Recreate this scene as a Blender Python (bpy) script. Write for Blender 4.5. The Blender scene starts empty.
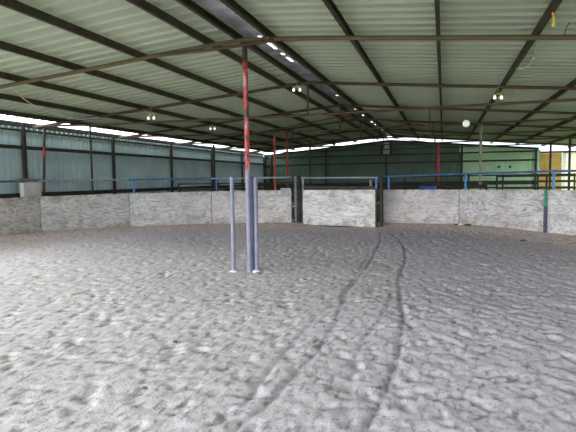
import bpy, math, random
import numpy as np
from mathutils import Vector, Matrix
random.seed(7); rng = np.random.default_rng(11)
S = bpy.context.scene
COL = S.collection

# ---------------------------------------------------------------- camera
H = 1.57
YAW, PIT, ROLL = .298, .073, -.014
cy, sy, cp, sp = math.cos(YAW), math.sin(YAW), math.cos(PIT), math.sin(PIT)
R0 = Vector((cy, sy, 0)); F0 = Vector((-sy*cp, cy*cp, -sp)); U0 = Vector((-sy*sp, cy*sp, cp))
Rv = (R0 + U0*ROLL).normalized(); Uv = (U0 - R0*ROLL).normalized()
cam_d = bpy.data.cameras.new('camera'); cam = bpy.data.objects.new('camera', cam_d); COL.objects.link(cam)
cam_d.sensor_width = 36; cam_d.lens = 507/576*36; cam_d.clip_end = 500
M = Matrix((Rv, Uv, -F0)).transposed().to_4x4(); M.translation = (0, 0, H)
cam.matrix_world = M
S.camera = cam
S.view_settings.view_transform = 'Standard'; S.view_settings.look = 'None'
S.view_settings.gamma = 1; S.view_settings.use_curve_mapping = False
S.view_settings.exposure = 2.15

# ---------------------------------------------------------------- sky
w = bpy.data.worlds.new('sky'); S.world = w; w.use_nodes = True
nt = w.node_tree; nt.nodes.clear()
bg = nt.nodes.new('ShaderNodeBackground'); wo = nt.nodes.new('ShaderNodeOutputWorld')
tc = nt.nodes.new('ShaderNodeTexCoord'); nz = nt.nodes.new('ShaderNodeTexNoise'); rp = nt.nodes.new('ShaderNodeValToRGB')
nz.inputs['Scale'].default_value = 2.2; nz.inputs['Detail'].default_value = 4
rp.color_ramp.elements[0].position = .35; rp.color_ramp.elements[0].color = (.78, .88, 1, 1)
rp.color_ramp.elements[1].position = .65; rp.color_ramp.elements[1].color = (1, 1, 1, 1)
nt.links.new(tc.outputs['Generated'], nz.inputs['Vector']); nt.links.new(nz.outputs['Fac'], rp.inputs['Fac'])
nt.links.new(rp.outputs['Color'], bg.inputs['Color']); nt.links.new(bg.outputs[0], wo.inputs[0])
# sky strength shaped to light the sand: bright to the front left, dimmer right
dt = nt.nodes.new('ShaderNodeVectorMath'); dt.operation = 'DOT_PRODUCT'; dt.inputs[1].default_value = (-.80, -.55, .15)
nt.links.new(tc.outputs['Generated'], dt.inputs[0])
ms = nt.nodes.new('ShaderNodeMapRange'); ms.inputs[1].default_value = -.6; ms.inputs[2].default_value = .95; ms.inputs[3].default_value = .42; ms.inputs[4].default_value = 2.3
nt.links.new(dt.outputs['Value'], ms.inputs[0]); nt.links.new(ms.outputs[0], bg.inputs['Strength'])
# weak hazy sun high behind the camera, veiled by cloud
sd = bpy.data.lights.new('sun', 'SUN'); sd.energy = 1.5; sd.angle = math.radians(60); sd.color = (1, .97, .92)
so = bpy.data.objects.new('sun', sd); COL.objects.link(so); so.rotation_euler = (math.radians(76), 0, math.radians(-38))

# ---------------------------------------------------------------- materials
def mat(name, col, rough=.7, metal=0, var=None, scale=8, bump=0, bscale=60, stretch=None, spec=.3, detail=5, coord='Object', r0=.35, r1=.68, emit=0):
    m = bpy.data.materials.new(name); m.use_nodes = True
    t = m.node_tree; b = t.nodes['Principled BSDF']
    b.inputs['Base Color'].default_value = (*col, 1); b.inputs['Roughness'].default_value = rough
    b.inputs['Metallic'].default_value = metal; b.inputs['Specular IOR Level'].default_value = spec
    tc = t.nodes.new('ShaderNodeTexCoord'); mp = t.nodes.new('ShaderNodeMapping')
    t.links.new(tc.outputs[coord], mp.inputs['Vector'])
    if stretch: mp.inputs['Scale'].default_value = stretch
    if var:
        n = t.nodes.new('ShaderNodeTexNoise'); n.inputs['Scale'].default_value = scale; n.inputs['Detail'].default_value = detail
        t.links.new(mp.outputs[0], n.inputs['Vector'])
        r = t.nodes.new('ShaderNodeValToRGB'); e = r.color_ramp.elements
        e[0].position = r0; e[0].color = (*col, 1); e[1].position = r1; e[1].color = (*var, 1)
        t.links.new(n.outputs['Fac'], r.inputs[0]); t.links.new(r.outputs[0], b.inputs['Base Color'])
    if bump:
        n = t.nodes.new('ShaderNodeTexNoise'); n.inputs['Scale'].default_value = bscale; n.inputs['Detail'].default_value = 4
        t.links.new(mp.outputs[0], n.inputs['Vector'])
        bb = t.nodes.new('ShaderNodeBump'); bb.inputs['Strength'].default_value = 1; bb.inputs['Distance'].default_value = bump
        t.links.new(n.outputs['Fac'], bb.inputs['Height']); t.links.new(bb.outputs[0], b.inputs['Normal'])
    if emit:
        b.inputs['Emission Color'].default_value = (*col, 1); b.inputs['Emission Strength'].default_value = emit
    return m

STEEL = mat('dark_steel', (.032, .026, .015), .6, 0, (.06, .045, .027), 6)
STEELB = mat('black_steel', (.018, .018, .016), .6, 0, (.04, .033, .025), 5)
PIPE = mat('olive_brown_pipe', (.10, .08, .042), .5, 0, (.15, .10, .055), 5)
RAFT = mat('rusty_pipe', (.06, .042, .026), .6, 0, (.11, .065, .04), 4)
ROOF = mat('roof_sheet', (.52, .56, .43), .45, 0, (.44, .48, .365), .6, spec=.4)
CLADL = mat('blue_grey_sheet', (.43, .55, .58), .4, 0, (.52, .65, .68), 1.2, spec=.4)
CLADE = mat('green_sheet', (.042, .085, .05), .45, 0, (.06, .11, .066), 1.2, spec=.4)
CLADE_LIT = mat('lit_green_sheet', (.30, .47, .28), .45, 0, (.38, .56, .36), 1.2, spec=.4)  # end wall sheet with light from the right opening put into its colour
CAP = mat('galvanised_flashing', (.50, .52, .56), .3, .3, (.92, .95, 1.0), 1.6, stretch=(1, 1.6, 1), r0=.42, r1=.66)
RED = mat('red_paint', (.42, .04, .03), .5, 0, (.22, .03, .025), 6)
TAN = mat('tan_ply', (.46, .30, .08), .8, 0, (.33, .22, .06), 2.5)
PALE = mat('pale_green_board', (.52, .56, .30), .8, 0, (.62, .62, .42), 2)
WHITE = mat('white_board', (.80, .78, .75), .8, 0, (.60, .57, .54), 5)
BROWN = mat('brown_timber', (.20, .13, .08), .85, 0, (.32, .23, .15), 8, stretch=(1, 6, 6))
BLUE = mat('worn_blue_paint', (.035, .11, .27), .5, 0, (.12, .20, .31), 5, r0=.45, r1=.7)
BLUEG = mat('faded_blue_paint', (.16, .23, .32), .55, 0, (.33, .33, .36), 6)
BLUEB = mat('bright_blue_paint', (.05, .18, .42), .5, 0, (.08, .25, .48), 6)
LAV = mat('lavender_grey_paint', (.17, .18, .26), .5, 0, (.25, .24, .31), 5)
NAVY = mat('navy_paint', (.035, .045, .11), .5, 0, (.07, .07, .13), 5)
GREENP = mat('green_paint', (.04, .24, .16), .5)
GREY = mat('grey_metal', (.30, .31, .33), .5, .2, (.40, .40, .42), 5)
CREAM = mat('cream_cable', (.42, .40, .28), .6)
YEL = mat('yellowed_cap', (.50, .42, .10), .5)
ORG = mat('orange_plastic', (.65, .22, .08), .5)
GLASS = mat('white_bulb', (.85, .88, .80), .25, 0, emit=.35)
CLOD = mat('dark_clod', (.07, .06, .055), .95, 0, (.12, .10, .09), 30)
STONE = mat('pale_stone', (.75, .72, .70), .9)
GRASS = mat('grass_ground', (.09, .15, .05), .95, 0, (.16, .20, .08), 1.5)
CONC = mat('concrete', (.55, .53, .52), .9, 0, (.70, .68, .66), 20)

def red_worn():
    m = bpy.data.materials.new('peeling_red_paint'); m.use_nodes = True
    t = m.node_tree; b = t.nodes['Principled BSDF']; b.inputs['Roughness'].default_value = .5
    tc = t.nodes.new('ShaderNodeTexCoord'); n = t.nodes.new('ShaderNodeTexNoise'); n.inputs['Scale'].default_value = 9; n.inputs['Detail'].default_value = 5
    mp = t.nodes.new('ShaderNodeMapping'); mp.inputs['Scale'].default_value = (1.5, 1.5, .55)
    t.links.new(tc.outputs['Object'], mp.inputs[0]); t.links.new(mp.outputs[0], n.inputs[0])
    r = t.nodes.new('ShaderNodeValToRGB'); r.color_ramp.interpolation = 'LINEAR'; e = r.color_ramp.elements
    e[0].position = .42; e[0].color = (.05, .04, .045, 1); e[1].position = .47; e[1].color = (.50, .045, .04, 1)
    x = e.new(.56); x.color = (.55, .06, .06, 1); x = e.new(.62); x.color = (.50, .30, .32, 1)
    t.links.new(n.outputs['Fac'], r.inputs[0]); t.links.new(r.outputs[0], b.inputs['Base Color'])
    return m
REDW = red_worn()

def plywood(name, base, light, dark, seed):
    m = bpy.data.materials.new(name); m.use_nodes = True
    t = m.node_tree; L = t.links.new; b = t.nodes['Principled BSDF']; b.inputs['Roughness'].default_value = .85; b.inputs['Specular IOR Level'].default_value = .15
    tc = t.nodes.new('ShaderNodeTexCoord'); off = t.nodes.new('ShaderNodeVectorMath'); off.operation = 'ADD'; off.inputs[1].default_value = (seed*3.7, seed*1.3, seed*2.1)
    L(tc.outputs['Object'], off.inputs[0])
    def noise(sc, stretch, det=5, dist=0):
        mp = t.nodes.new('ShaderNodeMapping'); mp.inputs['Scale'].default_value = stretch; L(off.outputs[0], mp.inputs[0])
        n = t.nodes.new('ShaderNodeTexNoise'); n.inputs['Scale'].default_value = sc; n.inputs['Detail'].default_value = det; n.inputs['Distortion'].default_value = dist
        L(mp.outputs[0], n.inputs['Vector']); return n.outputs['Fac']
    def ramp(f, p0, c0, p1, c1):
        r = t.nodes.new('ShaderNodeValToRGB'); e = r.color_ramp.elements; e[0].position = p0; e[0].color = (*c0, 1); e[1].position = p1; e[1].color = (*c1, 1)
        L(f, r.inputs[0]); return r.outputs[0]
    def mix(f, a, c):
        x = t.nodes.new('ShaderNodeMix'); x.data_type = 'RGBA'; L(f, x.inputs[0])
        if isinstance(a, tuple): x.inputs[6].default_value = (*a, 1)
        else: L(a, x.inputs[6])
        if isinstance(c, tuple): x.inputs[7].default_value = (*c, 1)
        else: L(c, x.inputs[7])
        return x.outputs[2]
    c = ramp(noise(1.6, (1, 1, 1.4), 5), .38, base, .62, light)
    # wavy grain figure: thin dark lines
    g = noise(2.6, (.6, .6, 2.0), 2, 1.2)
    fr = t.nodes.new('ShaderNodeMath'); fr.operation = 'MULTIPLY'; fr.inputs[1].default_value = 4.5; L(g, fr.inputs[0])
    f2 = t.nodes.new('ShaderNodeMath'); f2.operation = 'FRACT'; L(fr.outputs[0], f2.inputs[0])
    gr = t.nodes.new('ShaderNodeValToRGB'); e = gr.color_ramp.elements; e[0].position = 0; e[0].color = (1, 1, 1, 1); e[1].position = .42; e[1].color = (0, 0, 0, 1); L(f2.outputs[0], gr.inputs[0])
    gm = t.nodes.new('ShaderNodeMath'); gm.operation = 'MULTIPLY'; gm.inputs[1].default_value = .8; L(gr.outputs[0], gm.inputs[0])
    c = mix(gm.outputs[0], c, dark)
    # scuffs and hoof marks: small dark flecks
    fl = ramp(noise(13, (1, 1, 1.5), 3), .62, (0, 0, 0), .70, (.6, .6, .6))
    c = mix(fl, c, tuple(v*.55 for v in dark))
    # brown splashes, most along the foot and the head of the sheet
    sp_ = t.nodes.new('ShaderNodeSeparateXYZ'); L(tc.outputs['Object'], sp_.inputs[0])
    mr = t.nodes.new('ShaderNodeMapRange'); mr.inputs[1].default_value = .5; mr.inputs[2].default_value = .0; mr.inputs[3].default_value = 0; mr.inputs[4].default_value = .22; L(sp_.outputs[2], mr.inputs[0])
    mr2 = t.nodes.new('ShaderNodeMapRange'); mr2.inputs[1].default_value = .95; mr2.inputs[2].default_value = 1.2; mr2.inputs[3].default_value = 0; mr2.inputs[4].default_value = .16; L(sp_.outputs[2], mr2.inputs[0])
    a1 = t.nodes.new('ShaderNodeMath'); a1.operation = 'ADD'; L(mr.outputs[0], a1.inputs[0]); L(mr2.outputs[0], a1.inputs[1])
    a2 = t.nodes.new('ShaderNodeMath'); a2.operation = 'ADD'; L(a1.outputs[0], a2.inputs[0]); L(noise(4.5, (1, 1, 1), 6), a2.inputs[1])
    c = mix(ramp(a2.outputs[0], .58, (0, 0, 0), .80, (.7, .7, .7)), c, (.30, .22, .17))
    L(c, b.inputs['Base Color'])
    return m
PLY = [plywood('weathered_plywood_%s' % n, b_, l_, d_, i+1) for i, (n, b_, l_, d_) in enumerate([
    ('sandy', (.54, .51, .48), (.66, .63, .61), (.28, .26, .25)),
    ('pale', (.60, .58, .57), (.74, .72, .72), (.32, .30, .30)),
    ('grey', (.54, .53, .53), (.66, .65, .66), (.30, .29, .30)),
    ('cream', (.60, .58, .57), (.76, .74, .74), (.33, .31, .32)),
    ('ash', (.46, .44, .44), (.58, .57, .58), (.20, .19, .20)),
    ('dusty', (.52, .48, .47), (.64, .61, .61), (.28, .26, .26)),
    ('clay', (.48, .45, .44), (.60, .57, .57), (.26, .24, .24)),
    ('slate', (.50, .48, .48), (.62, .61, .62), (.28, .27, .28))])]

# ---------------------------------------------------------------- mesh helpers
class MB:
    def __init__(s): s.v = []; s.f = []; s.sm = []; s.mi = []; s.cur = 0
    def add(s, vs, fs, smooth=False):
        o = len(s.v); s.v += [tuple(v) for v in vs]
        for f in fs: s.f.append(tuple(o+i for i in f)); s.sm.append(smooth); s.mi.append(s.cur)
        return s
    def box(s, a, b):
        (x0, y0, z0), (x1, y1, z1) = a, b
        return s.add([(x0,y0,z0),(x1,y0,z0),(x1,y1,z0),(x0,y1,z0),(x0,y0,z1),(x1,y0,z1),(x1,y1,z1),(x0,y1,z1)],
              [(0,3,2,1),(4,5,6,7),(0,1,5,4),(1,2,6,5),(2,3,7,6),(3,0,4,7)])
    def frame(s, p0, p1, up=(0,0,1)):
        p0 = Vector(p0); p1 = Vector(p1); d = (p1-p0).normalized(); up = Vector(up)
        if abs(d.dot(up)) > .95: up = Vector((0,1,0))
        a = d.cross(up).normalized(); b = a.cross(d).normalized(); return p0, p1, a, b
    def ext(s, p0, p1, prof, up=(0,0,1), smooth=False, caps=True):
        p0, p1, a, b = s.frame(p0, p1, up); n = len(prof)
        vs = [p+a*x+b*y for p in (p0, p1) for x, y in prof]
        s.add(vs, [(i, (i+1) % n, n+(i+1) % n, n+i) for i in range(n)], smooth)
        if caps: s.add(vs, [tuple(range(n))[::-1], tuple(range(n, 2*n))])
        return s
    def bar(s, p0, p1, w, h, up=(0,0,1)):
        return s.ext(p0, p1, [(-w/2,-h/2),(w/2,-h/2),(w/2,h/2),(-w/2,h/2)], up)
    def chan(s, p0, p1, w, h, t=.006, lip=.018, flip=1):   # C section, lipped
        P = [(-w/2,-h/2),(w/2,-h/2),(w/2,-h/2+lip),(w/2-t,-h/2+lip),(w/2-t,-h/2+t),(-w/2+t,-h/2+t),(-w/2+t,h/2-t),(w/2-t,h/2-t),(w/2-t,h/2-lip),(w/2,h/2-lip),(w/2,h/2),(-w/2,h/2)]
        return s.ext(p0, p1, [(x*flip, y) for x, y in P])
    def tube(s, pts, r, n=12):
        pts = [Vector(p) for p in pts]; rings = []
        up = Vector((0,0,1))
        for i, p in enumerate(pts):
            d = (pts[min(i+1, len(pts)-1)]-pts[max(i-1, 0)]).normalized()
            u = Vector((0,1,0)) if abs(d.dot(up)) > .9 else up
            a = d.cross(u).normalized(); b = a.cross(d).normalized()
            rings.append([p+(a*math.cos(k*2*math.pi/n)+b*math.sin(k*2*math.pi/n))*r for k in range(n)])
        vs = [v for q in rings for v in q]
        fs = [(i*n+k, i*n+(k+1) % n, (i+1)*n+(k+1) % n, (i+1)*n+k) for i in range(len(pts)-1) for k in range(n)]
        s.add(vs, fs, True); s.add(rings[0], [tuple(range(n))[::-1]]); s.add(rings[-1], [tuple(range(n))]); return s
    def lathe(s, c, prof, n=20, axis=(0,0,1)):
        c = Vector(c); ax = Vector(axis).normalized(); u = Vector((1,0,0)) if abs(ax.x) < .9 else Vector((0,1,0))
        a = ax.cross(u).normalized(); b = ax.cross(a)
        vs = [c+ax*z+(a*math.cos(k*2*math.pi/n)+b*math.sin(k*2*math.pi/n))*r for r, z in prof for k in range(n)]
        fs = [(i*n+k, i*n+(k+1) % n, (i+1)*n+(k+1) % n, (i+1)*n+k) for i in range(len(prof)-1) for k in range(n)]
        return s.add(vs, fs, True)
    def build(s, name, mats, parent=None):
        me = bpy.data.meshes.new(name); me.from_pydata(s.v, [], s.f)
        for m_ in (mats if isinstance(mats, (list, tuple)) else [mats]): me.materials.append(m_)
        me.polygons.foreach_set('use_smooth', s.sm); me.polygons.foreach_set('material_index', s.mi); me.update()
        o = bpy.data.objects.new(name, me); COL.objects.link(o)
        if parent: o.parent = parent
        return o
def tag(o, label, cat, group=None):
    o['label'] = label; o['category'] = cat
    if group: o['group'] = group
    return o
def empty(name, loc, rz=0):
    o = bpy.data.objects.new(name, None); COL.objects.link(o); o.location = loc; o.rotation_euler = (0, 0, rz); o.empty_display_size = .2; return o
def struct(o): o['kind'] = 'structure'; return o
ORD = ['first', 'second', 'third', 'fourth', 'fifth', 'sixth', 'seventh', 'eighth']

# ---------------------------------------------------------------- building frame
XR, ZR, SL = -3.175, 3.95, .088
roof = lambda x: ZR-SL*abs(x-XR)
TY = [7.94+4.055*k for k in range(-1, 6)]      # truss stations
YF, YB, YE = -4.4, 31.6, 31.83                 # roof front, roof back, end wall
YW = 7.4            # the left wall starts here; nearer the camera that side is open
XWL, XEL, XER = -11.4, -11.08, 6.75            # left wall, roof edges

# ---------------------------------------------------------------- floor: raked sand with hoof prints and wheel tracks
JT = [(-9.6, 3.9, .2, 1.18, 1.6), (-10.7, 6.3, .22, 1.18, 1.6), (-11.08, 8.9, .25, 1.18, 1.6), (-10.86, 11.58, .2, 1.175, 1.61), (-9.64, 14.04, .13, 1.17, 1.62), (-7.47, 15.57, .12, 1.19, 1.62), (-4.82, 16.13, .12, 1.2, 1.62),
      (-1.84, 16.35, .12, 1.19, 1.6), (.46, 16.32, .12, 1.17, 1.645), (2.52, 14.43, .12, 1.195, 1.67), (4.05, 12.35, .12, 1.21, 1.67), (4.75, 9.75, .12, 1.2, 1.67), (4.6, 7.0, .12, 1.2, 1.67)]
def vnoise(x, y, seed, rot=0, sx=1., sy_=1.):
    c, s = math.cos(rot), math.sin(rot); u = (x*c+y*s)*sx; v = (-x*s+y*c)*sy_
    r = np.random.default_rng(seed); T = r.random((256, 256))
    iu = np.floor(u).astype(int); iv = np.floor(v).astype(int); fu = u-iu; fv = v-iv
    fu = fu*fu*(3-2*fu); fv = fv*fv*(3-2*fv); iu &= 255; iv &= 255; ju = (iu+1) & 255; jv = (iv+1) & 255
    return (T[iu, iv]*(1-fu)+T[ju, iv]*fu)*(1-fv)+(T[iu, jv]*(1-fu)+T[ju, jv]*fu)*fv-.5
def seg_dist(x, y, pts):
    best = np.full(x.shape, 1e9); val = np.zeros(x.shape)
    for a, b in zip(pts[:-1], pts[1:]):
        ax, ay = a[:2]; dx, dy = b[0]-ax, b[1]-ay; t = np.clip(((x-ax)*dx+(y-ay)*dy)/(dx*dx+dy*dy), 0, 1)
        d = np.hypot(x-ax-t*dx, y-ay-t*dy)
        if len(a) > 2: val = np.where(d < best, a[2]+(b[2]-a[2])*t, val)
        best = np.minimum(best, d)
    return best, val
TRACKS = [[(-1.25,2.4),(-1.29,2.82),(-1.36,3.46),(-1.39,4.32),(-1.36,5.55),(-1.26,6.37),(-1.35,8.2),(-1.43,9.88)],
 [(-1.3,2.5),(-1.25,2.92),(-1.2,3.22),(-1.15,3.8),(-1.1,4.45),(-1.13,5.48),(-1.25,6.91),(-1.29,9.31),(-1.45,12.24),(-1.7,14.5)],
 [(-.5,2.4),(-.47,3.04),(-.4,3.64),(-.37,4.45),(-.42,5.66),(-.64,7.76),(-.69,10.04),(-.85,11.6),(-1.1,13.13),(-1.5,14.8)],
 [(-.5,2.6),(-.58,3.2),(-.7,4.03),(-.73,4.92),(-.66,5.44),(-.62,6.52),(-.75,7.8)]]
def make_floor():
    xs = np.concatenate([np.arange(-11.5, -5, .042), np.arange(-5, 2.2, .025), np.arange(2.2, 5.3, .042)])
    ys = np.concatenate([np.arange(-4, 2.2, .15), np.arange(2.2, 8.5, .026), np.arange(8.5, 17.6, .042)])
    X, Y = np.meshgrid(xs, ys); x = X.ravel(); y = Y.ravel()
    left = [j[:3] for j in JT[:7]]; right = [j[:3] for j in JT[7:]]
    d1, b1 = seg_dist(x, y, left); d2, b2 = seg_dist(x, y, right)
    bank = np.where(d1 < d2, b1, b2); d = np.minimum(d1, d2)
    z = bank*np.exp(-(d/.75)**2)
    z += .05*vnoise(x, y, 1, 0, .5, .5)+.012*vnoise(x, y, 21, .4, 1.3, 1.3)
    # hoof pocks
    wx = x+.06*vnoise(x, y, 51, 0, 9, 9); wy = y+.06*vnoise(x, y, 52, 0, 9, 9)
    p = vnoise(wx, wy, 2, .25, 13, 5.5)+.8*vnoise(wx, wy, 3, -.5, 20, 9)
    z -= .046*np.clip(p-.14, 0, .5)
    z += .006*np.abs(vnoise(wx, wy, 4, .2, 17, 8)*2)
    # drag marks, slanting, strongest on the right of the tracks and by the left boards
    wt = np.clip((x+1.6)/1.6, 0, 1)*.95+.3*np.clip((-5.5-x)/3, 0, 1)+.06
    r1 = vnoise(wx, wy, 5, -1.02, 3.5, 11.); r2 = vnoise(wx, wy, 6, -.9, 5, 18.)
    z += wt*(.009*r1+.013*r2)
    z += .006*vnoise(x, y, 7, .2, 22, 22)
    tk = np.zeros(x.shape)
    for T, wd, dp in zip(TRACKS, (.026, .03, .028, .025), (.014, .018, .024, .012)):
        dd, _ = seg_dist(x+.02*vnoise(x, y, 61, 0, 1.5, 1.5), y, T); tk = np.maximum(tk, (dp/.024)*np.exp(-(dd/(wd*1.25))**2)*(.75+.5*vnoise(x, y, 72, 0, 2, 2)))
        z += -dp*(.75+.8*vnoise(x, y, 71, 0, 3, 3))*np.exp(-(dd/wd)**2)
    nx, ny = len(xs), len(ys)
    i = np.arange(nx*ny).reshape(ny, nx)
    F = np.stack([i[:-1, :-1], i[:-1, 1:], i[1:, 1:], i[1:, :-1]], -1).reshape(-1, 4)
    me = bpy.data.meshes.new('floor'); me.vertices.add(len(x)); me.vertices.foreach_set('co', np.stack([x, y, z], 1).ravel().astype(np.float32))
    me.loops.add(F.size); me.loops.foreach_set('vertex_index', F.ravel().astype(np.int32)); me.polygons.add(len(F))
    me.polygons.foreach_set('loop_start', np.arange(0, F.size, 4, dtype=np.int32)); me.polygons.foreach_set('loop_total', np.full(len(F), 4, dtype=np.int32))
    me.update(calc_edges=True); me.polygons.foreach_set('use_smooth', np.ones(len(F), bool))
    # soil attribute: horses tread dark soil into the sand along the boards and beyond them
    soil = np.exp(-(d/1.5)**2); 
    left_light = np.clip((.6-x+.4*vnoise(x, y, 81, 0, .8, .8))/5, 0, 1)*np.clip((13-y)/5, .35, 1); a = me.attributes.new('left_light', 'FLOAT', 'POINT'); a.data.foreach_set('value', left_light.astype(np.float32))  # paler colour towards the left stands in for light from the open side
    a = me.attributes.new('track', 'FLOAT', 'POINT'); a.data.foreach_set('value', np.clip(tk, 0, 1).astype(np.float32))
    a = me.attributes.new('soil', 'FLOAT', 'POINT'); a.data.foreach_set('value', soil.astype(np.float32))
    m = bpy.data.materials.new('arena_sand'); m.use_nodes = True; t = m.node_tree; L = t.links.new
    b = t.nodes['Principled BSDF']; b.inputs['Roughness'].default_value = .95; b.inputs['Specular IOR Level'].default_value = .1
    tc = t.nodes.new('ShaderNodeTexCoord')
    n1 = t.nodes.new('ShaderNodeTexNoise'); n1.inputs['Scale'].default_value = .5; n1.inputs['Detail'].default_value = 8
    n2 = t.nodes.new('ShaderNodeTexNoise'); n2.inputs['Scale'].default_value = 26; n2.inputs['Detail'].default_value = 4
    n3 = t.nodes.new('ShaderNodeTexNoise'); n3.inputs['Scale'].default_value = 55; n3.inputs['Detail'].default_value = 5
    for n in (n1, n2, n3): L(tc.outputs['Object'], n.inputs['Vector'])
    r1 = t.nodes.new('ShaderNodeValToRGB'); e = r1.color_ramp.elements; e[0].position = .35; e[0].color = (.50, .47, .525, 1); e[1].position = .65; e[1].color = (.535, .505, .575, 1)
    L(n1.outputs['Fac'], r1.inputs[0])
    ad = t.nodes.new('ShaderNodeAttribute'); ad.attribute_name = 'left_light'
    md = t.nodes.new('ShaderNodeMix'); md.data_type = 'RGBA'; L(ad.outputs['Fac'], md.inputs[0]); L(r1.outputs[0], md.inputs[6]); md.inputs[7].default_value = (.73, .695, .715, 1)
    at = t.nodes.new('ShaderNodeAttribute'); at.attribute_name = 'soil'
    mx = t.nodes.new('ShaderNodeMix'); mx.data_type = 'RGBA'; mm = t.nodes.new('ShaderNodeMath'); mm.operation = 'MULTIPLY'; mm.inputs[1].default_value = .75
    L(at.outputs['Fac'], mm.inputs[0]); L(mm.outputs[0], mx.inputs[0]); L(md.outputs[2], mx.inputs[6]); mx.inputs[7].default_value = (.60, .49, .42, 1)
    r2 = t.nodes.new('ShaderNodeValToRGB'); e = r2.color_ramp.elements; e[0].position = .30; e[0].color = (.66, .64, .63, 1); e[1].position = .44; e[1].color = (1, 1, 1, 1)
    L(n2.outputs['Fac'], r2.inputs[0])
    m2 = t.nodes.new('ShaderNodeMix'); m2.data_type = 'RGBA'; m2.blend_type = 'MULTIPLY'; m2.inputs[0].default_value = 1
    L(mx.outputs[2], m2.inputs[6]); L(r2.outputs[0], m2.inputs[7]); L(m2.outputs[2], b.inputs['Base Color'])
    mp4 = t.nodes.new('ShaderNodeMapping'); mp4.inputs['Rotation'].default_value = (0, 0, .25); mp4.inputs['Scale'].default_value = (2.4, 1, 1); L(tc.outputs['Object'], mp4.inputs[0])
    n4 = t.nodes.new('ShaderNodeTexNoise'); n4.inputs['Scale'].default_value = 7.5; n4.inputs['Detail'].default_value = 5; L(mp4.outputs[0], n4.inputs['Vector'])
    r4 = t.nodes.new('ShaderNodeValToRGB'); e = r4.color_ramp.elements; e[0].position = .52; e[0].color = (1, 1, 1, 1); e[1].position = .68; e[1].color = (.52, .50, .505, 1); L(n4.outputs['Fac'], r4.inputs[0])
    m4 = t.nodes.new('ShaderNodeMix'); m4.data_type = 'RGBA'; m4.blend_type = 'MULTIPLY'; m4.inputs[0].default_value = 1
    L(m2.outputs[2], m4.inputs[6]); L(r4.outputs[0], m4.inputs[7]); 
    a5 = t.nodes.new('ShaderNodeAttribute'); a5.attribute_name = 'track'; m5 = t.nodes.new('ShaderNodeMix'); m5.data_type = 'RGBA'; m5.blend_type = 'MULTIPLY'
    L(a5.outputs['Fac'], m5.inputs[0]); L(m4.outputs[2], m5.inputs[6]); m5.inputs[7].default_value = (.62, .61, .64, 1); L(m5.outputs[2], b.inputs['Base Color'])
    bp = t.nodes.new('ShaderNodeBump'); bp.inputs['Distance'].default_value = .006; bp.inputs['Strength'].default_value = .8
    L(n3.outputs['Fac'], bp.inputs['Height']); L(bp.outputs[0], b.inputs['Normal'])
    me.materials.append(m)
    o = bpy.data.objects.new('floor', me); COL.objects.link(o); struct(o)
make_floor()
g = MB(); g.add([(-90,-60,-.12),(90,-60,-.12),(90,120,-.12),(-90,120,-.12)], [(0,1,2,3)]); struct(g.build('ground', GRASS))
SOIL = mat('dark_yard_soil', (.10, .085, .065), .95, 0, (.17, .14, .11), 3)
g = MB(); g.box((-11.4, 17.5, -.11), (5.3, 31.8, -.01)); struct(g.build('floor', SOIL))

# ---------------------------------------------------------------- roof
def ribbed(mb, org, du, dv, L, W, dn, pitch=.305, rh=.042, th=.004):
    """sheet spanning L along du (ribs repeat this way) and W along dv; ribs rise along dn"""
    org, du, dv, dn = map(Vector, (org, du, dv, dn)); prof = []; u = 0; k = 0
    while u < L:
        for a, h in ((0, 0), (pitch-.062, 0), (pitch-.052, rh), (pitch-.010, rh)): 
            if u+a <= L: prof.append((u+a, h))
        u += pitch
    prof.append((L, 0)); n = len(prof)
    vs = []
    for off in (0, th):
        for s_ in (0, W):
            vs += [org+du*a+dn*(h+off)+dv*s_ for a, h in prof]
    fs = []
    for i in range(n-1):
        fs.append((i, i+1, n+i+1, n+i)); fs.append((2*n+i+1, 2*n+i, 3*n+i, 3*n+i+1))
        fs.append((i, 2*n+i, 2*n+i+1, i+1)); fs.append((n+i+1, 3*n+i+1, 3*n+i, n+i))
    fs.append((0, n, 3*n, 2*n)); fs.append((n-1, 3*n-1, 4*n-1, 2*n-1))
    mb.add(vs, fs)
zs = .12
rb = MB(); c_ = 1/math.hypot(1, SL)
ribbed(rb, (XR-.13, YF, roof(XR-.13)+zs), (0, 1, 0), (-c_, 0, -SL*c_), YB-YF, (XR-.13-XEL)/c_, (-SL*c_, 0, c_), rh=-.038)
ribbed(rb, (XR+.20, YF, roof(XR+.20)+zs), (0, 1, 0), (c_, 0, -SL*c_), YB-YF, (XER-XR-.2)/c_, (SL*c_, 0, c_), rh=-.038)
ceil = rb.build('ceiling', ROOF); struct(ceil)
rc = MB()
capz = lambda x: ZR-SL*abs(x-XR)+zs+.010
def strip(x0, x1, y0, y1):
    vs = [(x, y, capz(x)+dz) for dz in (0, .003) for x, y in ((x0, y0), (x1, y0), (x1, y1), (x0, y1))]
    rc.add(vs, [(0, 3, 2, 1), (4, 5, 6, 7), (0, 1, 5, 4), (1, 2, 6, 5), (2, 3, 7, 6), (3, 0, 4, 7)])
strip(XR-.42, XR, YF, YB); strip(XR, XR+.03, YF, YB); strip(XR+.10, XR+.48, YF, YB)
# slots cut in the flashing to give bright ridge patches; daylight comes through
HOLES = [(8.55, 8.95), (9.05, 9.5), (9.85, 10.0), (10.2, 10.6), (15.3, 15.42), (18.6, 18.7), (20.4, 20.7), (21.8, 22.0), (22.9, 23.4), (24.2, 24.5), (25.6, 26.4), (27.2, 28.0)]
y0 = YF
for a, c in HOLES: strip(XR+.03, XR+.10, y0, a); y0 = c
strip(XR+.03, XR+.10, y0, YB)
rcap = rc.build('ridge_flashing', CAP, ceil)

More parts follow.
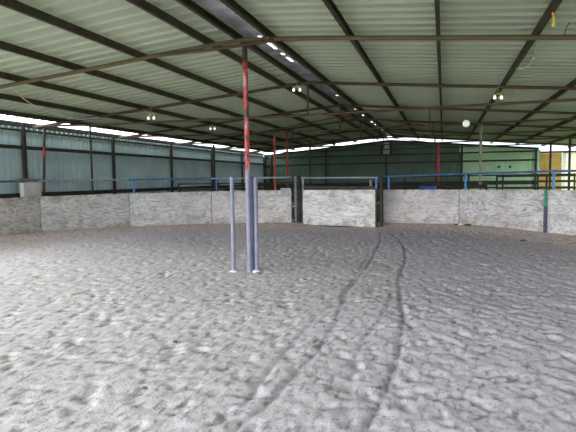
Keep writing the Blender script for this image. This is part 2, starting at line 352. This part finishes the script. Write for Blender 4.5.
px_l = [XR-.67-1.331*k for k in range(6)]; px_r = [XR+.42+1.331*k for k in range(8)]
def purlin(x, label, flip, w=.055, h=.115):
    b = MB(); b.chan((x, YF, roof(x)+.022), (x, YE-.35, roof(x)+.022), w, h, flip=flip)
    tag(b.build('roof_purlin', STEEL), label, 'roof beam', 'purlins running lengthwise under the roof sheets')
purlin(XR-.15, 'dark steel ridge purlin touching the left edge of the shiny ridge flashing', 1)
for k, x in enumerate(px_l):
    purlin(x, 'dark brown steel roof purlin, %s on the left slope counted from the ridge' % ORD[k] if k < 5 else 'dark brown steel eave purlin at the open left edge of the roof', -1)
for k, x in enumerate(px_r):
    purlin(x, 'dark brown steel roof purlin, %s on the right slope counted from the ridge' % ORD[k] if k < 7 else 'dark brown steel eave purlin at the open right edge of the roof', 1)

# ---------------------------------------------------------------- roof trusses
TL = ['brown pipe rafter frame above and behind the camera, nearest of all', 'olive brown pipe rafter frame carried by the red centre post', 'brown pipe truss with one king post, next behind the red centre post',
      'brown pipe truss above the far side of the ring, round white lamp on its tie', 'dark pipe truss just behind the ring, carried by red and pale posts', 'dark pipe truss second from the end wall', 'dark pipe truss nearest the end wall']
for i, y in enumerate(TY):
    t_ = empty('roof_truss', (XR, y, 0)); tag(t_, TL[i], 'roof truss', 'pipe trusses across the shed')
    rm = PIPE if i < 2 else RAFT
    zz = lambda x: roof(x)-.078
    for sgn, xe, nm in ((-1, XWL+.05, 'left'), (1, 6.6, 'right')):
        if i == 1:
            P = [(XR, zz(XR)-.015), (XR+sgn*.5, zz(XR+sgn*.5)), (XR+sgn*1.4, zz(XR+sgn*1.4)+.012), (XR+sgn*3, zz(XR+sgn*3)+.005)]
            P.append((xe, zz(xe)))
        else: P = [(XR, zz(XR)), (xe, zz(xe))]
        b = MB(); b.tube([(x-XR, 0, z) for x, z in P], .036, 14); b.build('rafter', rm, t_)
    if i < 2:
        b = MB(); b.tube([(-1.5, -.06, zz(XR-1.5)-.02), (-.5, -.07, zz(XR-1.5)-.01), (.55, -.06, zz(XR-1.5)+.05)], .027, 12); b.build('collar_tie', RAFT, t_)
        b = MB(); b.lathe((.42, -.01, zz(XR+.42)), [(.0, -.05), (.045, -.05), (.045, .05), (0, .05)], 16, (1, 0, 0)); b.build('pipe_coupling', PIPE, t_)
    else:
        b = MB(); zt = 3.1; sag = .05 if i < 4 else .0
        b.tube([(-7.95, 0, 3.19), (-5.9, 0, zt+.03), (0, 0, zt), (3, 0, zt+.02), (8.25, 0, zt+.04)], .03, 12); b.build('tie_beam', rm, t_)
        b = MB(); b.tube([(.03, 0, zt-.03), (.03, 0, zz(XR))], .026, 10); b.build('king_post', rm, t_)
        if i >= 3:
            for xs_ in ((-2.76, 2.76) if i != 3 else (2.76,)):
                b = MB(); b.tube([(xs_, 0, zt), (xs_, 0, zz(XR+xs_))], .022, 10); b.build('strut', rm, t_)
            b = MB(); b.tube([(.03, 0, zz(XR)-.35), (-2.76, 0, zt+.02)], .018, 8); b.build('brace', rm, t_)
            b = MB(); b.tube([(.03, 0, zz(XR)-.35), (2.76, 0, zt+.02)], .018, 8); b.build('brace', rm, t_)

# ---------------------------------------------------------------- left wall and end wall
b = MB(); ribbed(b, (XWL-.05, YW, 0), (0, 1, 0), (0, 0, 1), YE+.12-YW, 3.14, (-1, 0, 0), .203, .036)
wl = b.build('wall_left', CLADL); struct(wl)
for z, h, nm in ((3.2, .14, 'top_beam'), (2.56, .10, 'girt'), (1.21, .13, 'base_beam')):
    b = MB(); b.chan((XWL, YW, z), (XWL, YE-.06, z), .06, h, flip=-1); b.build(nm, STEELB, wl)
b = MB(); b.bar((XWL, YW, 3.035), (XWL, YE-.06, 3.035), .05, .05); b.build('top_rail', STEELB, wl)
for k in range(-2, 6):
    y = 11.6+4.055*k
    if y < 7: continue
    b = MB(); b.bar((XWL+.075, y, 0), (XWL+.075, y, 3.2), .085, .085); b.build('wall_post', STEELB, wl)
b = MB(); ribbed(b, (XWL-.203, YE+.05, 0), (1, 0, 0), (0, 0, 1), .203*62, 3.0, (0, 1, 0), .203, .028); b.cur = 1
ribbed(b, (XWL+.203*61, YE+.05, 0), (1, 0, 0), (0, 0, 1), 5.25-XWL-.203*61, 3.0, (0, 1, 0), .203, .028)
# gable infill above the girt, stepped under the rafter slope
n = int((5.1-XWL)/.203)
wb = b.build('wall_back', [CLADE, CLADE_LIT]); struct(wb)
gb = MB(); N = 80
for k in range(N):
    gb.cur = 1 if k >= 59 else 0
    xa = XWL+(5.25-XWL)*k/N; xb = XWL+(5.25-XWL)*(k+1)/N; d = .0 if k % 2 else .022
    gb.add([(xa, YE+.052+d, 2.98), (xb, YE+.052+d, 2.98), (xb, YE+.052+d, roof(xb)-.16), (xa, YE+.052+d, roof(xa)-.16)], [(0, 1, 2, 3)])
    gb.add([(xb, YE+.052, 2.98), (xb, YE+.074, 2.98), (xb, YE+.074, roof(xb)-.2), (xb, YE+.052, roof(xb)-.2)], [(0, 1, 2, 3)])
gb.build('gable_sheet', [CLADE, CLADE_LIT], wb)
for z, h in ((2.96, .09), (2.46, .10), (1.15, .16)):
    b = MB(); b.chan((XWL, YE, z), (5.1, YE, z), .06, h); b.build('girt', STEELB, wb)
for xa, xb in ((XWL, XR), (XR, 5.15)):
    b = MB(); b.chan((xa, YE, roof(xa)-.13), (xb, YE, roof(xb)-.13), .06, .13); b.build('gable_beam', STEELB, wb)
for x in (-11.33, -10.9, -7.18, -3.4, 1.02, 5.0):
    b = MB(); b.bar((x, YE-.07, 0), (x, YE-.07, roof(x)-.2 if x != -3.4 else 3.0), .11, .08); b.build('wall_post', STEELB, wb)
for x in (-3.66, -3.1):
    b = MB(); b.bar((x, YE-.07, 2.96), (x, YE-.07, 3.78), .13, .08); b.build('strut', STEELB, wb)
b = MB(); b.box((-3.58, YE-.05, 3.02), (-3.18, YE-.02, 3.7)); b.build('vent_board', GREY, wb)
for x in (3.0, 3.6):
    b = MB(); b.box((x, YE-.03, 2.02), (x+.12, YE-.005, 2.16)); b.build('dark_patch', STEELB, wb)

# lean-to boarding beyond the right end of the green wall
b = MB(); b.box((5.16, YE+.10, 0), (6.35, YE+.16, 2.82)); 
for k in range(1, 5): b.box((5.3+.21*k-.008, YE+.088, .02), (5.3+.21*k+.008, YE+.101, 2.8))
tag(b.build('board_wall', TAN), 'tan plywood boarding beside the right end of the green sheet wall', 'wall boarding')
b = MB(); b.box((6.36, YE+.0, 0), (6.52, YE+.05, 2.82)); b.box((6.72, YE+.0, 0), (10.4, YE+.05, 2.82))
b.cur = 1; b.box((6.52, YE-.01, 0), (6.72, YE+.05, 2.82))
tag(b.build('board_wall', [PALE, WHITE]), 'pale yellow-green boarding with a white strip, right of the tan plywood', 'wall boarding')
b = MB(); b.bar((5.2, YE-.05, 2.87), (10.4, YE-.05, 2.87), .08, .10)
tag(b.build('head_beam', STEELB), 'black beam lying along the top of the tan and pale boarding', 'beam')

# ---------------------------------------------------------------- posts under the roof
def post(x, y, z1, r, m, label, name='roof_post', group=None, top=None, x0=None, y0=None, parts=()):
    e = empty(name, (x if x0 is None else x0, y if y0 is None else y0, 0)); tag(e, label, 'post', group)
    dx, dy = x-e.location.x, y-e.location.y
    b = MB(); zt = z1 if top is None else top
    b.tube([(0, 0, -.02), (dx*zt/z1, dy*zt/z1, zt)], r, 14); b.build('shaft', m, e)
    if top is not None:
        b = MB(); b.tube([(dx*zt/z1, dy*zt/z1, zt), (dx, dy, z1)], r*1.05, 14); b.build('upper_shaft', parts[0], e)
    return e
RP = 'round posts standing under the trusses behind the ring'
for i in (3, 4, 5):
    pass
post(-5.41, TY[3]+.15, 3.05, .036, RED, 'thin red post behind the ring, left one of the pair left of the gate', group=RP)
post(-6.17, TY[4], 3.55, .042, RED, 'thin red post behind the ring, right one of the pair left of the gate', group=RP)
post(-.26, TY[5], 3.1, .072, RED, 'thick red post behind the ring right of the gate', group=RP)
post(1.3, TY[4], 3.45, .055, mat('pale_weathered_post', (.24, .22, .15), .7, 0, (.40, .38, .28), 6), 'pale weathered post behind the ring, right of the thick red post', group=RP)
post(-9.48, TY[4], 3.08, .05, STEELB, 'black post behind the ring, left of the red centre post', group=RP)
post(-5.2, TY[4], 3.08, .04, STEELB, 'slim dark post behind the ring just right of the gate hinge post', group=RP)
for k, i in enumerate((1, 2, 3, 4, 5, 6)):
    if i in (1, 2): continue
    post(5.1, TY[i], roof(5.1)-.1, .05, STEELB, ['black eave post on the open right side, nearest the ring', 'black eave post on the open right side, second beyond the ring', 'black eave post in front of the pale boarding', 'black eave post in front of the tan boarding'][i-3], group='eave posts along the open right side')
for i in (1, 2):
    post(5.3, TY[i], roof(5.1)-.1, .05, STEELB, ['black eave post outside the right boards, nearest the camera', 'black eave post outside the right boards, where they curve back'][i-1], group='eave posts along the open right side')
e = post(-10.93, TY[2]-.02, 3.12, .036, STEEL, 'dark leaning post with a red patch, behind the left boards', x0=-11.12, y0=11.95)
b = MB(); b.tube([(.19*2.30/3.12, .025*2.3/3.12, 2.30), (.19*2.56/3.12, .025*2.56/3.12, 2.56)], .04, 12); b.build('painted_band', RED, e)
post(-10.5, 13.4, 3.28, .032, STEEL, 'straight slim dark post reaching the left eave purlin behind the boards')

# centre post with its guard pipes
cx, cyy = -3.14, 7.96
e = empty('centre_post', (cx, cyy, 0)); tag(e, 'tall centre post with peeling red paint above a lavender grey foot', 'post')
b = MB(); b.tube([(0, 0, -.03), (0, 0, 1.72)], .042, 18); b.build('lower_shaft', LAV, e)
b = MB(); b.tube([(0, 0, 1.72), (-.01, 0, 3.5)], .041, 18); b.build('painted_shaft', REDW, e)
b = MB(); b.tube([(-.01, 0, 3.5), (-.01, 0, 3.85)], .042, 18); b.build('dark_head', STEEL, e)
b = MB(); b.tube([(-.01, 0, 3.42), (-.01, 0, 3.5)], .05, 18); b.build('red_collar', RED, e)
def guard(x, y, h, r, m, label, st=True):
    e = empty('guard_pipe', (x, y, 0)); tag(e, label, 'pipe', 'guard pipes set round the centre post')
    b = MB(); b.tube([(0, 0, -.03), (0, 0, h)], r, 16); b.build('pipe', m, e)
    b = MB(); b.lathe((0, 0, h-.01), [(r*1.12, 0), (r*1.12, .02), (0, .03)], 16); b.build('end_cap', m, e)
    if st:
        b = MB(); b.lathe((.01, -.03, -.02), [(.085, 0), (.08, .035), (.05, .055), (0, .06)], 9); b.build('concrete_footing', CONC, e)
guard(-3.42, 7.93, 1.61, .034, LAV, 'lavender grey guard pipe standing alone left of the centre post')
guard(-3.03, 8.02, 1.60, .036, LAV, 'lavender grey guard pipe right of the centre post')
guard(-3.13, 8.16, 1.60, .040, NAVY, 'dark navy guard pipe tucked between the centre post and right pipe', False)

# ---------------------------------------------------------------- ring of plywood sheets with pipe rail
G = 'plywood fence panels round the riding ring'
def fpanel(a, c, ply, railm, postm, label, posts=(.1,), split=None, rail=True):
    A = Vector(a[:2]); C_ = Vector(c[:2]); d = C_-A; L = d.length; e = empty('fence_panel', (a[0], a[1], 0), math.atan2(d.y, d.x)); tag(e, label, 'fence panel', G)
    nseg = 12; vs = []; fs = []
    b = MB(); top = [a[3]+(c[3]-a[3])*k/nseg+random.uniform(-.006, .006) for k in range(nseg+1)]
    for k in range(nseg+1):
        x = .012+(L-.024)*k/nseg; bow = .012*math.sin(math.pi*k/nseg)
        vs += [(x, -.009+bow, -.03), (x, .009+bow, -.03), (x, .009+bow, top[k]), (x, -.009+bow, top[k])]
    for k in range(nseg):
        o = 4*k
        for j in range(4): fs.append((o+j, o+(j+1) % 4, o+4+(j+1) % 4, o+4+j)[::-1])
    fs += [(0, 3, 2, 1)[::-1], (4*nseg, 4*nseg+1, 4*nseg+2, 4*nseg+3)[::-1]]
    b.add(vs, fs); b.build('plywood_sheet', ply, e)
    b = MB(); b.bar((.02, .04, .35), (L-.02, .04, .35), .04, .06); b.bar((.02, .04, a[3]-.08), (L-.02, .04, c[3]-.08), .04, .06); b.build('backing_rail', STEELB, e)
    if rail:
        b = MB(); b.tube([(.004, .06, a[4]), (L-.004, .06, c[4])], .029, 14); b.build('top_rail', railm, e)
    for p in posts:
        z = a[4]+(c[4]-a[4])*p/L
        b = MB(); b.tube([(p, .075, 0), (p, .075, z)], .036, 12); b.build('post', postm, e)
    return e, L
FP = [(0, 1, PLY[5], BLUE, 'plywood fence panel at the far left end, beside the camera'),
      (1, 2, PLY[6], BLUE, 'plywood fence panel nearest the left side of the frame'),
      (2, 3, PLY[0], BLUE, 'sandy plywood fence panel at the left edge, in front of the planked box'),
      (3, 4, PLY[1], BLUEG, 'pale scuffed plywood fence panel right of the planked box on the left'),
      (4, 5, PLY[2], BLUE, 'grey plywood fence panel behind, just left of the centre post'),
      (5, 6, PLY[5], BLUEG, 'plywood fence panel directly behind the centre post and guard pipes'),
      (7, 8, PLY[6], BLUE, 'dusty plywood fence panel immediately right of the gate'),
      (8, 9, PLY[4], BLUE, 'plywood fence panel with swirling grey grain, left of the green and navy stake'),
      (9, 10, PLY[7], BLUE, 'plywood fence panel at the right edge, right of the green and navy stake'),
      (10, 11, PLY[1], BLUE, 'plywood fence panel curving back on the right, by the eave'),
      (11, 12, PLY[2], BLUE, 'plywood fence panel furthest back on the right side')]
PN = {}
for a, c, ply, rm, lb in FP:
    pm = BLUEB if a in (4, 9, 8) else (BLUEB if a == 7 else BLUE)
    PN[a] = fpanel(JT[a], JT[c], ply, rm, pm, lb, posts=(.17,) if a != 3 else ())
# small metal plate over the top right corner of the panel behind the centre post
e, L = PN[5]; b = MB(); b.box((L-.36, -.03, .98), (L-.03, -.012, 1.27)); o = b.build('cover_plate', GREY, e); o['label'] = 'blue grey metal plate'

# gate
ga, gc = Vector((-4.50, 16.17)), Vector((-1.87, 15.60)); d = gc-ga; L = d.length
e = empty('gate', (*ga, 0), math.atan2(d.y, d.x)); tag(e, 'plywood gate with a blue pipe top rail, in the middle of the ring', 'gate')
b = MB()
vs = []; fs = []
b.box((.06, -.01, .05), (L-.13, .012, 1.2)); b.build('plywood_sheet', PLY[3], e)
b = MB(); b.bar((.02, 0, .035), (L-.05, 0, .035), .05, .04); b.bar((L-.10, 0, .02), (L-.10, 0, 1.25), .045, .05); b.bar((.03, .0, .02), (.03, 0, 1.2), .045, .04); b.build('dark_edge', STEELB, e)  # the dark bottom strip stands in for the shadow line under the gate
b = MB(); b.tube([(.0, .045, 1.6), (L-.07, .045, 1.57)], .03, 14); b.build('top_rail', BLUEG, e)
b = MB(); b.tube([(L-.11, .045, 1.12), (L-.11, .045, 1.57)], .034, 12); b.build('stile', BLUEB, e)
b = MB(); b.tube([(.05, .045, .1), (.05, .045, 1.58)], .03, 12); b.build('stile', BLUEG, e)
b = MB(); b.bar((.05, .05, 1.28), (L-.1, .05, 1.26), .04, .09); b.build('cross_bar', STEELB, e)
b = MB(); b.box((L-.34, .06, 1.12), (L-.27, .1, 1.5)); b.build('latch_timber', BROWN, e)
for z in (.35, 1.05):
    b = MB(); b.lathe((.0, .02, z-.04), [(.0, 0), (.03, 0), (.03, .08), (0, .08)], 10); b.build('hinge', STEELB, e)
# gate posts
def gpost(x, y, h, r, m, label, rot=None):
    e = empty('gate_post', (x, y, 0)); tag(e, label, 'post')
    b = MB(); b.tube([(0, 0, -.05), (0, 0, h)], r, 14); b.build('pipe', m, e)
    b = MB(); b.lathe((0, 0, h-.005), [(r*1.1, 0), (r*1.1, .015), (0, .02)], 14); b.build('end_cap', STEELB, e); return e
DG = mat('dark_lavender_paint', (.12, .12, .15), .55, 0, (.20, .20, .24), 5)
gpost(-4.66, 16.08, 1.66, .048, DG, 'grey gate post, left one of the two at the narrow gap')
gpost(-4.56, 16.16, 1.66, .04, STEELB, 'black gate post the gate hangs on, beside the narrow gap')
gpost(-1.82, 15.68, 1.62, .045, STEELB, 'tall black gate post at the closing edge of the gate')
e = empty('gap_bars', (-4.80, 16.14, 0)); tag(e, 'short grey bars bridging the narrow gap left of the gate', 'bars')
for z in (.2, .66): 
    b = MB(); b.tube([(0, 0, z), (.09, -.03, z)], .022, 10); b.build('bar', GREY, e)
b = MB(); b.tube([(.01, .03, .05), (.01, .03, 1.2)], .012, 8); b.build('tie_rod', STEELB, e)
# green and navy stake at the panel joint on the right
sx_, sy_2 = JT[9][0]-.02, JT[9][1]-.09
e = empty('painted_stake', (sx_, sy_2, 0)); tag(e, 'painted stake, green above navy, covering the joint between two right panels', 'stake')
b = MB(); b.bar((0, 0, 0), (0, 0, .78), .075, .03, up=(.6, .8, 0)); b.build('navy_length', NAVY, e)
b = MB(); b.bar((-.005, 0, .78), (-.01, 0, 1.2), .07, .03, up=(.6, .8, 0)); b.build('green_length', GREENP, e)

# planked box behind the left panels
e = empty('planked_box', (-11.17, 11.62, 0)); tag(e, 'narrow white planked box capped with a brown plank behind the left panels', 'box')
for k in range(4):
    b = MB(); b.box((-.07, -.33+.16*k, 0), (.08, -.33+.16*k+.152, 1.57+.01*(k % 2))); b.build('plank', WHITE, e)
b = MB(); b.bar((.0, -.40, 1.66), (.0, .50, 1.62), .15, .07); b.build('top_plank', BROWN, e)

# ---------------------------------------------------------------- dark pipe fences and things behind the ring
def pfence(a, c, zs_, np_, m, label, r=.03):
    A = Vector(a); d = Vector(c)-A; L = d.length; e = empty('pipe_fence', (*a, 0), math.atan2(d.y, d.x)); tag(e, label, 'fence', 'dark pipe fences behind the ring')
    for z, rr in zs_:
        b = MB(); b.tube([(0, 0, z), (L, 0, z)], rr, 10); b.build('rail', m, e)
    for k in range(np_+1):
        b = MB(); b.tube([(L*k/np_, 0, 0), (L*k/np_, 0, zs_[0][0]+.04)], .035, 10); b.build('post', m, e)
pfence((-10.6, 19.0), (-5.2, 19.0), [(1.42, .025), (1.2, .05), (.8, .03)], 3, STEELB, 'dark pipe fence behind the ring left of the gate')
pfence((-5.0, 18.6), (1.4, 18.6), [(1.38, .02), (1.22, .06), (.8, .03)], 4, STEELB, 'dark pipe fence behind the gate')
pfence((1.75, 18.8), (9.5, 18.8), [(1.55, .028), (1.36, .028), (1.15, .035), (.8, .03)], 5, STEELB, 'dark pipe fence with four rails behind the right panels')
pfence((-1.6, 22.3), (4.9, 22.3), [(1.6, .03), (1.35, .03), (1.1, .03)], 5, STEELB, 'dark pipe fence further back, in front of the green end wall')
b = MB(); b.lathe((-.5, 18.1, 0), [(0, 0), (.27, 0), (.29, .05), (.28, .3), (.295, .32), (.28, .35), (.28, .62), (.295, .64), (.28, .67), (.28, 1.2), (.29, 1.26), (.25, 1.27), (0, 1.25)], 24)
tag(b.build('drum', mat('blue_plastic', (.03, .08, .30), .45)), 'blue plastic drum standing behind the panel right of the gate', 'drum')
b = MB(); b.bar((-9.6, 21.4, 1.28), (-7.0, 21.4, 1.28), .5, .06)
for x in (-9.5, -7.1): b.box((x-.05, 21.2, 0), (x+.05, 21.6, 1.25))
tag(b.build('trough_stand', STEELB), 'dark long stand behind the ring, seen left of the centre post', 'stand')
TUFT = [(.95, 15.72), (1.35, 15.40)]

# ---------------------------------------------------------------- lamps
def twin(x, y, z, zt, rz, label):
    e = empty('twin_bulb_lamp', (x, y, z), rz); tag(e, label, 'lamp', 'bare twin bulb lamps under the roof')
    b = MB(); b.tube([(0, 0, .04), (0, 0, zt-z)], .006, 8); b.build('cord', CREAM, e)
    b = MB(); b.tube([(-.07, 0, 0), (0, 0, .06), (.07, 0, 0)], .02, 10); b.build('bracket', YEL, e)
    for s_ in (-1, 1):
        u = MB(); u.lathe((.075*s_, 0, -.11), [(0, .03), (.02, .034), (.033, .055), (.03, .08), (.017, .10), (.016, .12)], 16, (0, 0, 1)); bb = u.build('bulb', GLASS, e)
        u = MB(); u.lathe((.075*s_, 0, 0), [(.02, 0), (.026, .035), (0, .04)], 12); u.build('socket', YEL, bb)
twin(-3.39, 11.9, 3.74, 3.95, .3, 'twin white bulbs hanging by the ridge, right of the centre post')
twin(-7.43, 11.95, 3.27, 3.5, .2, 'twin white bulbs hanging on the left slope')
twin(-7.57, 16.0, 3.36, 3.5, .1, 'twin white bulbs hanging just left of the centre post')
twin(1.11, 11.95, 3.30, 3.52, .4, 'twin white bulbs hanging on the right slope')
e = empty('round_lamp', (.62, 15.99, 3.12)); tag(e, 'round white lamp facing the ring on a truss tie, right of the gate', 'lamp')
ax = (-.05, -1, -.08)
b = MB(); b.tube([(0, -.04, 0), (0, .05, 0)], .03, 10); b.build('bracket', STEEL, e)
b = MB(); b.lathe((0, -.03, 0), [(0, 0), (.105, 0), (.115, .03), (.10, .05)], 24, ax); b.build('housing', GREY, e)
b = MB(); b.lathe((0, -.03, 0), [(.10, .045), (.09, .075), (.05, .095), (0, .10)], 24, ax); b.build('glass_cover', mat('milk_glass', (.80, .84, .76), .2, 0, emit=.12), e)
e = empty('hanging_bulb', (1.235, 6.95, 3.47)); tag(e, 'single yellowed bulb with orange holder dangling at the upper right', 'lamp')
b = MB(); b.lathe((.02, 0, -.02), [(0, -.1), (.022, -.09), (.03, -.05), (.022, 0), (.014, .04), (0, .05)], 14); b.build('bulb', YEL, e)
b = MB(); b.tube([(.02, 0, .02), (0, 0, .12)], .02, 10); b.build('holder', ORG, e)
b = MB(); b.tube([(0, 0, .1), (-.01, 0, .16), (0, 0, .2)], .006, 8); b.build('cord', CREAM, e)

# ---------------------------------------------------------------- loose cables
def cable(pts, label, m=CREAM, r=.006):
    # Catmull-Rom through the points
    P = [Vector(p) for p in pts]; P = [P[0]]+P+[P[-1]]; out = []
    for i in range(1, len(P)-2):
        for k in range(6):
            t = k/6; a, b_, c, d_ = P[i-1:i+3]
            out.append(.5*((2*b_)+(c-a)*t+(2*a-5*b_+4*c-d_)*t*t+(3*b_-a-3*c+d_)*t**3))
    out.append(P[-2]); b = MB(); b.tube(out, r, 7); tag(b.build('cable', m), label, 'cable', 'loose cables hanging under the roof')
cable([(-8.07, 8, 3.45), (-8.69, 9, 3.36), (-9.08, 10, 3.27), (-9.4, 11, 3.27), (-9.31, 11.5, 3.24), (-9.06, 12, 3.34)], 'thin cream cable sagging below the left slope', mat('pale_cable', (.75, .72, .58), .6), r=.012)
cable([(1.25, 7.9, 3.42), (1.21, 7.85, 3.31), (1.19, 7.8, 3.22), (1.12, 7.8, 3.10), (1.05, 7.8, 3.05), (.95, 7.8, 3.06)], 'thin curly cable hanging below the rafter at the right', r=.008)
cable([(1.68, 7.8, 3.75), (1.66, 7.8, 3.68), (1.58, 7.8, 3.58), (1.55, 7.8, 3.50), (1.57, 7.9, 3.47)], 'dark cable hanging at the upper right corner', STEEL)
cable([(1.26, 12.05, 3.42), (1.28, 12.05, 3.30), (1.35, 12.05, 3.25), (1.42, 12.05, 3.30), (1.43, 12.05, 3.42)], 'short looped cable beside the twin bulbs on the right slope')

# ---------------------------------------------------------------- clods on the sand
def clod(x, y, s_, label, m=CLOD, z=.0):
    b = MB(); r = random.Random(int(x*100)+7); n, q = 9, 5; vs = []
    for j in range(q+1):
        ph = math.pi*j/q
        for k in range(n):
            th = 2*math.pi*k/n; rr = s_*(1+r.uniform(-.22, .22)) if 0 < j < q else s_
            vs.append((math.sin(ph)*math.cos(th)*rr*1.4, math.sin(ph)*math.sin(th)*rr, math.cos(ph)*rr*.6))
    b.add(vs, [(j*n+k, j*n+(k+1) % n, (j+1)*n+(k+1) % n, (j+1)*n+k) for j in range(q) for k in range(n)])
    o = b.build('dirt_clod' if m is CLOD else 'pale_stone', m); o.location = (x, y, z); tag(o, label, 'clod' if m is CLOD else 'stone', 'small clods and stones lying on the sand')
clod(-3.86, 5.91, .03, 'small dark clod on the sand left of the centre post foot')
clod(-2.16, 3.26, .018, 'small dark clod on the sand near the bottom left of the photo')
clod(-2.49, 4.3, .02, 'tiny dark clod on the sand between the left clods and the tracks')
clod(-.45, 3.72, .02, 'small dark clod between the two right wheel tracks')
clod(1.85, 13.3, .05, 'dark clod on the sand in front of the right panels')
clod(.70, 15.90, .075, 'large dark clod at the foot of the joint right of the gate', z=.12)
clod(.38, 16.12, .05, 'dark clod just left of the pale stone at the panel foot', z=.12)
clod(.50, 16.03, .045, 'pale stone at the foot of the joint right of the gate', STONE, z=.13)
